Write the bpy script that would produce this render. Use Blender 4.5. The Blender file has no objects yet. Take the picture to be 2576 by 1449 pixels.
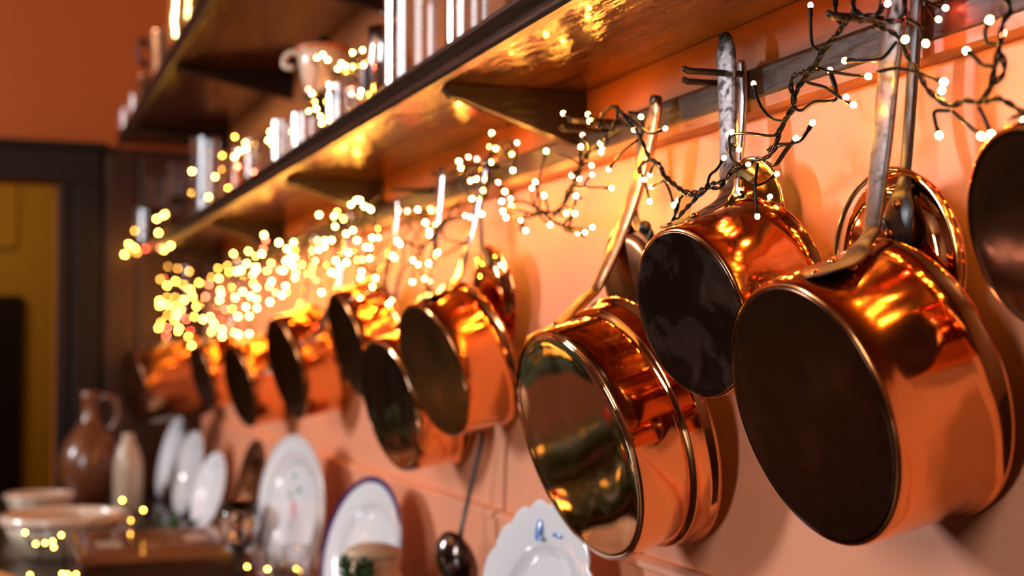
import bpy, bmesh, math, random
from mathutils import Vector, Matrix
random.seed(7)
PI = math.pi
R = math.radians
sc = bpy.context.scene
# ---------------------------------------------------------------- camera
FPX = 3578.0
YAW = R(20.14)
PIT = math.atan(154 / FPX)
OZ = 1.45                                    # eye height; wall plane at x = 0.75
WALL = 0.75
cd = bpy.data.cameras.new('camera'); cam = bpy.data.objects.new('camera', cd)
sc.collection.objects.link(cam); sc.camera = cam
cam.location = (0, 0, OZ)
cam.rotation_euler = (PI / 2 + PIT, 0, -YAW)
cd.sensor_width = 36; cd.lens = FPX / 2576 * 36
cd.clip_start = 0.05
cd.dof.use_dof = True; cd.dof.focus_distance = 1.31; cd.dof.aperture_fstop = 3.8
# ---------------------------------------------------------------- world, lights, exposure
w = bpy.data.worlds.new('world'); sc.world = w; w.use_nodes = True
w.node_tree.nodes['Background'].inputs[0].default_value = (1, .45, .15, 1)
w.node_tree.nodes['Background'].inputs[1].default_value = 0.02


def area(name, loc, target, sx, sy, power, col):
    l = bpy.data.lights.new(name, 'AREA'); l.shape = 'RECTANGLE'; l.size = sx; l.size_y = sy
    l.energy = power; l.color = col
    o = bpy.data.objects.new(name, l); sc.collection.objects.link(o)
    o.location = loc
    o.rotation_euler = (Vector(target) - Vector(loc)).to_track_quat('-Z', 'Y').to_euler()
    return o


area('daylight_window_light', (-3.3, 4.3, 2.55), (0.7, 1.9, 1.3), 0.34, 1.05, 150, (0.95, 0.95, 1.0))
area('glass_glint_light', (-3.35, -.75, 2.55), (0.7, 2.0, 1.75), 0.6, 1.7, 85, (0.95, 0.96, 1.0))  # added light out of view, makes the highlight strips in the glassware
area('ceiling_lamp_light', (-1.6, 2.2, 2.85), (-1.2, 2.6, 0), 1.2, 1.2, 7, (1.0, .50, .17))
area('side_lamp_light', (-1.4, 4.3, 2.75), (0.2, 5.4, 2.3), 0.4, 0.4, 2.4, (1.0, .40, .09))
area('back_room_light', (-.4, 7.0, 2.5), (0.1, 8.0, 1.2), 0.6, 0.6, 6, (1.0, .62, .22))
sc.view_settings.view_transform = 'Standard'; sc.view_settings.look = 'None'
sc.view_settings.exposure = 0.0; sc.view_settings.gamma = 1; sc.view_settings.use_curve_mapping = False
sc.cycles.use_denoising = True
sc.cycles.caustics_reflective = False; sc.cycles.caustics_refractive = False
sc.cycles.sample_clamp_indirect = 12
sc.cycles.max_bounces = 10; sc.cycles.transmission_bounces = 8; sc.cycles.glossy_bounces = 5


# ---------------------------------------------------------------- pixel -> world
def ray(u, v):
    x = (u - 1288) / FPX; y = -(v - 724.5) / FPX
    F = Vector((math.sin(YAW) * math.cos(PIT), math.cos(YAW) * math.cos(PIT), math.sin(PIT)))
    Rt = Vector((math.cos(YAW), -math.sin(YAW), 0)); U = Rt.cross(F)
    return F + x * Rt + y * U


def W(u, v, x):
    r = ray(u, v); p = r * (x / r.x)
    return Vector((p.x, p.y, p.z + OZ))


def WY(u, v, y):
    r = ray(u, v); p = r * (y / r.y)
    return Vector((p.x, p.y, p.z + OZ))


# ---------------------------------------------------------------- materials
MATS = {}


def mat(name, col, rough=.5, metal=0, spec=.5, **k):
    """principled material; k: noise=(scale, col2, amount), bump=(scale, strength, stretch), rnoise, emit, trans, coat"""
    if name in MATS:
        return MATS[name]
    m = bpy.data.materials.new(name); m.use_nodes = True
    nt = m.node_tree; N = nt.nodes; L = nt.links
    b = N['Principled BSDF']
    b.inputs['Base Color'].default_value = (*col, 1)
    b.inputs['Roughness'].default_value = rough
    b.inputs['Metallic'].default_value = metal
    b.inputs['Specular IOR Level'].default_value = spec
    tc = N.new('ShaderNodeTexCoord')
    if 'noise' in k:
        s, c2, lo, hi = k['noise'][:4]
        st = k['noise'][4] if len(k['noise']) > 4 else (1, 1, 1)
        mp = N.new('ShaderNodeMapping'); mp.inputs['Scale'].default_value = st
        L.new(tc.outputs['Object'], mp.inputs[0])
        n = N.new('ShaderNodeTexNoise'); n.inputs['Scale'].default_value = s; n.inputs['Detail'].default_value = 5
        L.new(mp.outputs[0], n.inputs['Vector'])
        mr = N.new('ShaderNodeMapRange'); mr.inputs[1].default_value = lo; mr.inputs[2].default_value = hi
        L.new(n.outputs['Fac'], mr.inputs[0])
        mx = N.new('ShaderNodeMix'); mx.data_type = 'RGBA'
        mx.inputs[6].default_value = (*col, 1); mx.inputs[7].default_value = (*c2, 1)
        L.new(mr.outputs[0], mx.inputs[0]); L.new(mx.outputs[2], b.inputs['Base Color'])
        if 'rough2' in k:
            mm = N.new('ShaderNodeMapRange'); mm.inputs[3].default_value = rough; mm.inputs[4].default_value = k['rough2']
            L.new(mr.outputs[0], mm.inputs[0]); L.new(mm.outputs[0], b.inputs['Roughness'])
    if 'bump' in k:
        s, st, dist = k['bump'][:3]
        stv = k['bump'][3] if len(k['bump']) > 3 else (1, 1, 1)
        mp = N.new('ShaderNodeMapping'); mp.inputs['Scale'].default_value = stv
        L.new(tc.outputs['Object'], mp.inputs[0])
        n = N.new('ShaderNodeTexNoise'); n.inputs['Scale'].default_value = s; n.inputs['Detail'].default_value = k.get('bdetail', 2)
        L.new(mp.outputs[0], n.inputs['Vector'])
        bp = N.new('ShaderNodeBump'); bp.inputs['Strength'].default_value = st; bp.inputs['Distance'].default_value = dist
        L.new(n.outputs['Fac'], bp.inputs['Height']); L.new(bp.outputs[0], b.inputs['Normal'])
    if 'emit' in k:
        b.inputs['Emission Color'].default_value = (*k['emit'][0], 1)
        b.inputs['Emission Strength'].default_value = k['emit'][1]
    if 'trans' in k:
        b.inputs['Transmission Weight'].default_value = k['trans']; b.inputs['IOR'].default_value = 1.47
    if 'coat' in k:
        b.inputs['Coat Weight'].default_value = k['coat']; b.inputs['Coat Roughness'].default_value = k.get('coatr', .08)
    if 'tint' in k:
        b.inputs['Specular Tint'].default_value = (*k['tint'], 1)
    if 'sub' in k:
        b.inputs['Subsurface Weight'].default_value = k['sub']
    MATS[name] = m
    return m


COPPER = mat('polished copper', (.90, .37, .125), .10, 1, noise=(9, (.62, .22, .065), .45, .75), rough2=.22, bump=(11, .25, .012))
COPPER2 = mat('bright lid copper', (.93, .43, .17), .06, 1, bump=(9, .3, .012))
COPPERB = mat('tarnished pan base', (.075, .032, .018), .22, 1, noise=(14, (.15, .08, .055), .56, .68), rough2=.16, bump=(13, .25, .008))
COPPERM = mat('mottled pan base', (.075, .034, .020), .25, 1, noise=(17, (.46, .31, .27), .51, .60), rough2=.18, bump=(13, .3, .01))
COPPERC = mat('mirror pan base', (.82, .56, .36), .05, 1, noise=(5, (.55, .30, .16), .4, .8), bump=(6, .14, .012))
COPPERD = mat('soft brown copper', (.50, .22, .10), .25, 1, noise=(10, (.2, .09, .04), .4, .7), bump=(12, .3, .012))
COPPERH = mat('brushed copper handle', (.46, .20, .085), .32, 1, noise=(30, (.26, .12, .06), .4, .7), bump=(60, .2, .004))
TIN = mat('worn tin patch', (.10, .07, .05), .45, .6)
TINI = mat('tin lining', (.62, .58, .52), .3, 1)
BRASS = mat('polished brass', (.88, .56, .18), .15, 1, bump=(18, .35, .01))
IRON = mat('pitted iron handle', (.17, .145, .145), .42, .75, noise=(110, (.04, .033, .035), .50, .62, (1, 1, .5)), rough2=.55, bump=(70, .3, .003))
IRONB = mat('brown iron handle', (.115, .088, .08), .40, .85, noise=(130, (.06, .045, .04), .5, .7, (1, 1, .5)), rough2=.5, bump=(60, .2, .003))
STEEL = mat('polished steel', (.66, .65, .68), .18, 1, bump=(30, .1, .003))
BLACK = mat('black iron', (.035, .033, .035), .38, .6, bump=(50, .2, .003))
WIRE = mat('dark green cable', (.005, .006, .005), .25, 0, spec=.10)
WOODU = mat('varnished shelf wood', (.17, .045, .006), .09, 0, spec=1.0, noise=(6, (.05, .012, .003), .35, .65, (9, .7, 9)), bump=(26, .34, .008, (3.2, .7, 1)), bdetail=6, tint=(1, .62, .2), coat=.35, coatr=.04)
WOODF = mat('dark moulding wood', (.022, .013, .010), .30, 0, noise=(9, (.018, .009, .006), .4, .7, (9, .6, 9)), bump=(22, .35, .006, (4, .5, 4)), coat=.2, coatr=.25)
WOODD = mat('dark bracket wood', (.018, .007, .004), .42, 0, spec=.4, bump=(22, .3, .005, (2, 2, 5)))
SHADEB = mat('shaded wall backing', (.46, .13, .02), .45, 0, noise=(5, (.24, .06, .01), .35, .7, (1, .3, 3)), bump=(12, .3, .005, (2, .4, 6)))  # wall tone under the shelves, with the shade put into the colour
RAIL = mat('painted rail wood', (.034, .022, .017), .38, 0, spec=.22, noise=(13, (.025, .014, .010), .4, .7, (4, .6, 4)), bump=(24, .5, .006, (3, .5, 3)))
RAILB = mat('lit ledge wood', (.42, .15, .045), .35, 0, noise=(12, (.25, .08, .02), .4, .7, (4, .5, 4)), bump=(20, .4, .006, (3, .4, 3)))  # lighter than the rail: fairy-light glow on the bevel, put into the colour
PINK = mat('salmon wall paint', (.78, .31, .165), .5, 0, noise=(3, (.72, .275, .14), .3, .7), bump=(7, .25, .01, (1, .6, .25)))
ORANGE = mat('burnt orange wall paint', (.43, .088, .002), .6, 0, bump=(20, .1, .005))
UMBER = mat('umber wall paint', (.16, .06, .02), .6)
OCHRE = mat('ochre wall paint', (.62, .36, .05), .7, 0, bump=(20, .1, .005))
FLOORM = mat('terracotta floor', (.035, .015, .007), .5, 0, spec=.25, noise=(3, (.02, .008, .004), .3, .7))
DOORW = mat('dark door wood', (.012, .006, .004), .5, 0, spec=.3, bump=(12, .3, .004, (5, 5, .6)))
PANELW = mat('red brown panel wood', (.055, .017, .005), .4, 0, noise=(7, (.03, .01, .004), .35, .7, (4, 4, .5)), bump=(12, .3, .004, (5, 5, .6)))
COUNTER = mat('worktop wood', (.030, .013, .007), .3, 0, noise=(6, (.015, .006, .003), .35, .7, (4, .6, 4)), coat=.4)
CHINA = mat('white glazed china', (.80, .80, .82), .12, 0, coat=.6, coatr=.05)
BLUE = mat('cobalt blue glaze', (.015, .012, .14), .12, 0, coat=.6)
BLUEP = mat('pale blue brushwork', (.12, .28, .66), .2, 0)
PINKP = mat('pink flower enamel', (.75, .12, .22), .2, 0)
GREENP = mat('green leaf enamel', (.14, .36, .16), .2, 0)
GILT = mat('faded gilt line', (.52, .36, .24), .3, .3)
CREAM = mat('cream stoneware', (.60, .47, .33), .3, 0, coat=.5, coatr=.12)
CREAMR = mat('cream glaze rim', (.74, .56, .42), .2, 0, coat=.7, coatr=.1)
BROWN = mat('salt glazed brown', (.20, .065, .022), .25, 0, noise=(4, (.16, .05, .02), .3, .7), coat=.8, coatr=.18)
BEIGE = mat('beige stoneware', (.56, .40, .25), .45, 0)
GLASS = mat('clear glass', (.98, .98, .98), .02, 0, trans=1)
AMBER = mat('amber glass', (.95, .42, .08), .03, 0, trans=1)
TEA = mat('amber preserve', (.60, .22, .03), .2, 0, trans=.5)
BOXW = mat('mahogany box', (.06, .018, .008), .25, 0, noise=(8, (.025, .008, .004), .35, .7, (.7, 5, 5)), coat=.7, coatr=.1)
LIDW = mat('polished box lid', (.34, .13, .05), .2, 0, noise=(6, (.18, .06, .02), .35, .7, (.7, 5, 5)), coat=1, coatr=.06)
INLAY = mat('light wood inlay', (.50, .28, .10), .3, 0)
LEAF = mat('green sprig leaves', (.035, .10, .025), .5, 0)
BREAD = mat('crusty bread', (.55, .25, .09), .7, 0, noise=(6, (.75, .5, .3), .4, .7), bump=(9, .6, .02))
BERRY = mat('dark berries', (.05, .012, .016), .25, 0, coat=.5)
RED = mat('red bauble', (.5, .01, .01), .15, .5)
LW = mat('warm white lamp tip', (1, .7, .3), .3, 0, emit=((1, .41, .055), 290))
LR = mat('red lamp tip', (1, .1, .05), .3, 0, emit=((1, .10, .045), 120))
LD = mat('dim amber lamp tip', (1, .5, .1), .3, 0, emit=((1, .42, .06), 60))


# ---------------------------------------------------------------- object helpers
def obj(name, bm, m, parent=None, smooth=True, mw=None):
    me = bpy.data.meshes.new(name)
    bmesh.ops.recalc_face_normals(bm, faces=bm.faces)
    bm.to_mesh(me); bm.free()
    me.materials.append(m)
    if smooth:
        for p in me.polygons: p.use_smooth = True
    o = bpy.data.objects.new(name, me); sc.collection.objects.link(o)
    if parent is not None: o.parent = parent
    if mw is not None: o.matrix_local = mw
    return o


def thing(name, label, cat, loc=(0, 0, 0), group=None, mw=None):
    o = bpy.data.objects.new(name, None); sc.collection.objects.link(o)
    o.empty_display_size = .02
    if mw is not None: o.matrix_world = mw
    else: o.location = loc
    o['label'] = label; o['category'] = cat
    if group: o['group'] = group
    return o


def tag(o, label, cat, group=None):
    o['label'] = label; o['category'] = cat
    if group: o['group'] = group
    return o


def struct(o):
    o['kind'] = 'structure'; return o


def copytree(o, parent=None):
    c = o.copy(); sc.collection.objects.link(c); c.parent = parent
    for ch in list(o.children):
        copytree(ch, c)
    return c


def box_bm(x0, x1, y0, y1, z0, z1, bev=0, bm=None):
    bm = bm or bmesh.new()
    vs = [bm.verts.new((x, y, z)) for x in (x0, x1) for y in (y0, y1) for z in (z0, z1)]
    fs = [(0, 1, 3, 2), (4, 6, 7, 5), (0, 4, 5, 1), (2, 3, 7, 6), (0, 2, 6, 4), (1, 5, 7, 3)]
    F = [bm.faces.new([vs[i] for i in f]) for f in fs]
    if bev:
        es = {e for f in F for e in f.edges}
        bmesh.ops.bevel(bm, geom=list(es), offset=bev, segments=2, affect='EDGES', profile=.5)
    return bm


def lathe_bm(prof, n=64, a=1.0, b=1.0, cap=True, ripple=None, bm=None, M=None):
    """prof [(r,z)...] revolved round local z; a/b stretch to an oval"""
    bm = bm or bmesh.new(); rows = []
    for r, z in prof:
        if r < 1e-6:
            rows.append([bm.verts.new(Vector((0, 0, z)) if M is None else M @ Vector((0, 0, z)))]); continue
        row = []
        for i in range(n):
            t = 2 * PI * i / n
            rr = r * (ripple(t, r, z) if ripple else 1)
            p = Vector((rr * a * math.cos(t), rr * b * math.sin(t), z))
            row.append(bm.verts.new(p if M is None else M @ p))
        rows.append(row)
    for A, B in zip(rows[:-1], rows[1:]):
        if len(A) == 1 and len(B) == 1: continue
        for i in range(n):
            j = (i + 1) % n
            if len(A) == 1: bm.faces.new((A[0], B[i], B[j]))
            elif len(B) == 1: bm.faces.new((A[i], B[0], A[j]))
            else: bm.faces.new((A[i], B[i], B[j], A[j]))
    return bm


def catmull(pts, k=6):
    P = [Vector(p) for p in pts]
    if len(P) < 3:
        return [P[0].lerp(P[-1], i / k) for i in range(k + 1)]
    P = [2 * P[0] - P[1]] + P + [2 * P[-1] - P[-2]]
    out = []
    for i in range(1, len(P) - 2):
        for j in range(k):
            t = j / k
            out.append(.5 * ((2 * P[i]) + (-P[i - 1] + P[i + 1]) * t + (2 * P[i - 1] - 5 * P[i] + 4 * P[i + 1] - P[i + 2]) * t * t
                             + (-P[i - 1] + 3 * P[i] - 3 * P[i + 1] + P[i + 2]) * t ** 3))
    out.append(P[-2]); return out


def tube(bm, pts, rad, n=6, cap=True):
    P = [Vector(p) for p in pts]; rows = []; up = None
    for i, p in enumerate(P):
        t = (P[min(i + 1, len(P) - 1)] - P[max(i - 1, 0)])
        if t.length < 1e-9: t = Vector((0, 0, 1))
        t.normalize()
        if up is None:
            up = t.orthogonal().normalized()
        else:
            up = (up - t * up.dot(t))
            up = up.normalized() if up.length > 1e-6 else t.orthogonal().normalized()
        s = t.cross(up); r = rad(i / (len(P) - 1)) if callable(rad) else rad
        rows.append([bm.verts.new(p + (up * math.cos(2 * PI * k / n) + s * math.sin(2 * PI * k / n)) * r) for k in range(n)])
    for A, B in zip(rows[:-1], rows[1:]):
        for k in range(n):
            bm.faces.new((A[k], A[(k + 1) % n], B[(k + 1) % n], B[k]))
    if cap:
        bm.faces.new(rows[0][::-1]); bm.faces.new(rows[-1])
    return bm


def strap(bm, pts, widths, th, wdir):
    """flat bar along pts: widths across wdir, rounded edges"""
    P = [Vector(p) for p in pts]; rows = []
    for i, p in enumerate(P):
        t = (P[min(i + 1, len(P) - 1)] - P[max(i - 1, 0)]).normalized()
        wd = Vector(wdir); wd = (wd - t * wd.dot(t)).normalized(); nn = t.cross(wd)
        w2 = widths[i] / 2; h = (th[i] if isinstance(th, list) else th) / 2; e = min(h * .7, w2 * .5)
        sec = [(-w2, -h + e), (-w2 + e, -h), (w2 - e, -h), (w2, -h + e), (w2, h - e), (w2 - e, h), (-w2 + e, h), (-w2, h - e)]
        rows.append([bm.verts.new(p + wd * a + nn * b) for a, b in sec])
    for A, B in zip(rows[:-1], rows[1:]):
        for k in range(8):
            bm.faces.new((A[k], A[(k + 1) % 8], B[(k + 1) % 8], B[k]))
    bm.faces.new(rows[0][::-1]); bm.faces.new(rows[-1])
    return bm


def lerp_list(vals, n):
    """vals [(t,v)] piecewise linear, n samples"""
    out = []
    for i in range(n):
        t = i / (n - 1)
        for (t0, v0), (t1, v1) in zip(vals[:-1], vals[1:]):
            if t <= t1 + 1e-9:
                out.append(v0 + (v1 - v0) * max(0, (t - t0)) / (t1 - t0)); break
    return out


def frame(C, th, ps):
    """matrix: local origin C, +z away from the room (towards the wall), +y up in the plane"""
    th = R(th); ps = R(ps)
    n = Vector((-math.cos(th) * math.cos(ps), -math.cos(th) * math.sin(ps), -math.sin(th)))
    y = -Vector((math.sin(ps), -math.cos(ps), 0)); u = y.cross(n)
    if u.z < 0: u = -u
    z = -n; xx = u.cross(z)
    return Matrix(((xx.x, u.x, z.x, C[0]), (xx.y, u.y, z.y, C[1]), (xx.z, u.z, z.z, C[2]), (0, 0, 0, 1)))


# ---------------------------------------------------------------- the setting
Y1 = 5.40; CE = 3.6
struct(obj('floor', box_bm(-3.7, .95, -1.6, 9.2, -.1, 0), FLOORM, smooth=False))
struct(obj('ceiling', box_bm(-3.7, .95, -1.6, 5.5, CE, CE + .1), UMBER, smooth=False))
struct(obj('wall_right', box_bm(WALL, .95, -1.6, Y1, 0, CE), PINK, smooth=False))
wl = bmesh.new()
box_bm(-3.7, -3.5, -1.6, -1.2, 0, CE, bm=wl); box_bm(-3.7, -3.5, -.3, 3.6, 0, CE, bm=wl); box_bm(-3.7, -3.5, -1.2, -.3, 0, 1.5, bm=wl); box_bm(-3.7, -3.5, -1.2, -.3, 3.5, CE, bm=wl); box_bm(-3.7, -3.5, 5.0, Y1, 0, CE, bm=wl)
box_bm(-3.7, -3.5, 3.6, 5.0, 0, 1.6, bm=wl); box_bm(-3.7, -3.5, 3.6, 5.0, 3.2, CE, bm=wl)
struct(obj('wall_left', wl, UMBER, smooth=False))
struct(obj('wall_back', box_bm(-3.7, .95, -1.8, -1.6, 0, CE), UMBER, smooth=False))
wn = bmesh.new()
for z0, z1, y0, y1 in ((1.6, 1.66, 3.6, 5.0), (3.14, 3.2, 3.6, 5.0), (1.66, 3.14, 3.6, 3.66), (1.66, 3.14, 4.94, 5.0), (1.66, 3.14, 4.28, 4.32)):
    box_bm(-3.62, -3.54, y0, y1, z0, z1, bm=wn)
struct(obj('window_1', wn, CHINA, smooth=False))
w2 = bmesh.new()
for z0, z1, y0, y1 in ((1.5, 1.56, -1.2, -.3), (3.44, 3.5, -1.2, -.3), (1.56, 3.44, -1.2, -1.14), (1.56, 3.44, -.36, -.3), (2.5, 2.53, -1.14, -.36)):
    box_bm(-3.62, -3.54, y0, y1, z0, z1, bm=w2)
struct(obj('added_window', w2, CHINA, smooth=False))  # unseen frame added around the glint light
DX0, DX1, DH = -.72, .222, 2.055
wf = bmesh.new()
box_bm(-3.7, DX0, Y1, Y1 + .12, 0, CE, bm=wf); box_bm(DX1, .95, Y1, Y1 + .12, 0, CE, bm=wf)
box_bm(DX0, DX1, Y1, Y1 + .12, DH, CE, bm=wf)
struct(obj('wall_far', wf, ORANGE, smooth=False))
d = struct(obj('door_1', box_bm(DX0 - .12, DX1 + .15, Y1 - .05, Y1, DH, DH + .12, .006), DOORW, smooth=False))
for x0, x1 in ((DX0 - .12, DX0), (DX1, DX1 + .045), (DX1 + .055, DX1 + .15)):
    obj('door_casing', box_bm(x0, x1, Y1 - .055, Y1 + .0, 0, DH, .006), DOORW, d, smooth=False)
obj('casing_cap', box_bm(DX0 - .14, DX1 + .17, Y1 - .07, Y1, DH + .12, DH + .145, .004), DOORW, d, smooth=False)
wc = struct(obj('trim_4', box_bm(-3.5, DX0 - .14, Y1 - .03, Y1, 0, 1.25), DOORW, smooth=False))  # unseen dado, added to keep the pan base reflections dark
for k in range(6):
    obj('panel', box_bm(-3.46 + k * .435, -3.46 + k * .435 + .40, Y1 - .045, Y1 - .03, .15, 1.18, .006), DOORW, wc, smooth=False)
# room beyond the doorway
struct(obj('wall_beyond', box_bm(-2.2, .95, 8.2, 8.3, 0, CE), OCHRE, smooth=False))
struct(obj('wall_beyond_right', box_bm(.85, .95, Y1 + .12, 8.2, 0, CE), OCHRE, smooth=False))
struct(obj('ceiling_beyond', box_bm(-2.2, .95, Y1 + .12, 8.3, CE, CE + .1), OCHRE, smooth=False))
d2 = struct(obj('door_2', box_bm(-.75, .165, 8.12, 8.2, 0, 1.74, .005), DOORW, smooth=False))
pf = bmesh.new()
for x0, x1, z0, z1 in ((-.4, .12, 2.42, 2.46), (-.4, .12, 2.0, 2.03), (.10, .13, 2.03, 2.46)):
    box_bm(x0, x1, 8.17, 8.2, z0, z1, bm=pf)
struct(obj('trim_1', pf, OCHRE, smooth=False))
# panelled return beside the door casing
pn = struct(obj('trim_2', box_bm(DX1 + .16, WALL, Y1 - .03, Y1, .0, 2.19), PANELW, smooth=False))
for k in range(3):
    obj('panel', box_bm(DX1 + .17 + k * .118, DX1 + .17 + k * .118 + .108, Y1 - .045, Y1 - .03, .94, 2.16, .004), PANELW, pn, smooth=False)
# lower part of the right wall stands proud, with a rounded ledge
led = bmesh.new()
prof = [(WALL, -.248), (WALL - .008, -.249), (WALL - .014, -.2535), (WALL - .0155, -.26), (WALL - .011, -.2625), (WALL - .011, -.53), (WALL, -.53)]


def extrude(bm, prof, y0, y1):
    A = [bm.verts.new((x, y0, z + OZ)) for x, z in prof]; B = [bm.verts.new((x, y1, z + OZ)) for x, z in prof]
    n = len(prof)
    for i in range(n):
        j = (i + 1) % n; bm.faces.new((A[i], A[j], B[j], B[i]))
    bm.faces.new(A); bm.faces.new(B[::-1]); return bm


struct(obj('trim_3', extrude(led, prof, -.3, 5.34), PINK, smooth=False))
# worktop on a base
ct = thing('worktop', 'long dark wooden worktop along the salmon wall under the plates', 'worktop', (.3, 3, OZ - .53))
obj('slab', box_bm(-.16 - .3, .735 - .3, .2 - 3, 5.33 - 3, -.04, 0, .006), COUNTER, ct, smooth=False)
for k in range(5):
    obj('cupboard', box_bm(-.12 - .3, .72 - .3, .25 + k * 1.01 - 3, 1.24 + k * 1.01 - 3, -.92, -.042, .004), DOORW, ct, smooth=False)

# ---------------------------------------------------------------- shelves
SZ = .344   # underside of lower shelf, relative to the eye
YE = 5.26


def shelf(label, xf, z, yend, brackets, depth_t, g, back=None):
    t = thing('wall_shelf', label, 'shelf', (WALL, 3, z + OZ), group=g)

    def L(bm):   # to local
        for v in bm.verts: v.co -= Vector((WALL, 3, z + OZ))
        return bm
    obj('board', L(box_bm(xf + .016, WALL - .001, -.25, yend, z + OZ, z + OZ + depth_t)), WOODU, t, smooth=False)
    h = depth_t
    pr = [(xf + .017, z - .004), (xf + .004, z - .004), (xf + .001, z), (xf, z + .004), (xf + .002, z + h * .32), (xf + .007, z + h * .42), (xf + .0045, z + h * .5),
          (xf - .001, z + h * .62), (xf - .005, z + h * .78), (xf - .0055, z + h * .92), (xf - .002, z + h + .001), (xf + .017, z + h + .001)]
    obj('edge_moulding', L(extrude(bmesh.new(), pr, -.25, yend + .004)), WOODF, t, smooth=False)
    if back: obj('shade_backing', L(box_bm(WALL - .006, WALL - .0005, -.25, yend, z + OZ - back[0], z + OZ - back[1])), SHADEB, t, smooth=False)  # added sheet, stands in for the shaded wall below the shelf
    for yb in brackets:
        bm = bmesh.new(); y0, y1 = yb - .011, yb + .011
        xb = xf + .024
        p = [(WALL - .002, z - .001), (xb, z - .001), (xb - .001, z - .008), (xb + .008, z - .018), (xb + .03, z - .021), (WALL - .03, z - .070), (WALL - .002, z - .076)]
        p = [(a, b) for a, b in p]
        A = [bm.verts.new((x, y0, zz + OZ)) for x, zz in p]; B = [bm.verts.new((x, y1, zz + OZ)) for x, zz in p]
        n = len(p)
        for i in range(n):
            bm.faces.new((A[i], A[(i + 1) % n], B[(i + 1) % n], B[i]))
        bm.faces.new(A); bm.faces.new(B[::-1])
        bmesh.ops.bevel(bm, geom=list(bm.edges), offset=.0015, segments=1, affect='EDGES')
        obj('bracket', L(bm), WOODD, t, smooth=False)
    return t


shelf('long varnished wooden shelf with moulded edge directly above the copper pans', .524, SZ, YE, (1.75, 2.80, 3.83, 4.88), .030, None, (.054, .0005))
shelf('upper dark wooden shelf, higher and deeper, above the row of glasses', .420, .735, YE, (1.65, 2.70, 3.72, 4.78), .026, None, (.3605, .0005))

# ---------------------------------------------------------------- peg rail
rt = thing('peg_rail', 'dark wooden rail with long iron pegs that the pans hang from', 'rail', (WALL, 2.5, OZ + .26))


def Lr(bm):
    for v in bm.verts: v.co -= Vector((WALL, 2.5, OZ + .26))
    return bm


obj('board', Lr(extrude(bmesh.new(), [(WALL - .001, .2555), (WALL - .018, .2555), (WALL - .020, .258), (WALL - .020, .284), (WALL - .016, .289), (WALL - .001, .2895)], -.2, YE)), RAIL, rt, smooth=False)
obj('ledge_strip', Lr(extrude(bmesh.new(), [(WALL - .001, .241), (WALL - .013, .241), (WALL - .019, .2445), (WALL - .0195, .2555), (WALL - .001, .2555)], -.2, YE)), RAILB, rt, smooth=False)
PEGS = [(1.287, .656, .284), (1.325, .675, .281), (1.60, .66, .281), (1.64, .665, .276), (1.02, .655, .281), (.90, .66, .281), (2.16, .655, .28), (2.40, .655, .28), (2.05, .67, .28),
        (2.66, .66, .28), (3.13, .66, .28), (3.75, .66, .28), (4.3, .66, .28), (4.9, .62, .28), (.80, .66, .281)]
for y, x, z in PEGS:
    b = tube(bmesh.new(), [(WALL - .005, y, z + OZ), (x + .006, y, z + OZ - .001), (x + .0015, y, z + OZ + .001), (x, y, z + OZ + .0015)], lambda t: .0036 if t < .9 else .0018, 10)
    obj('peg', Lr(b), BLACK, rt)


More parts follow.
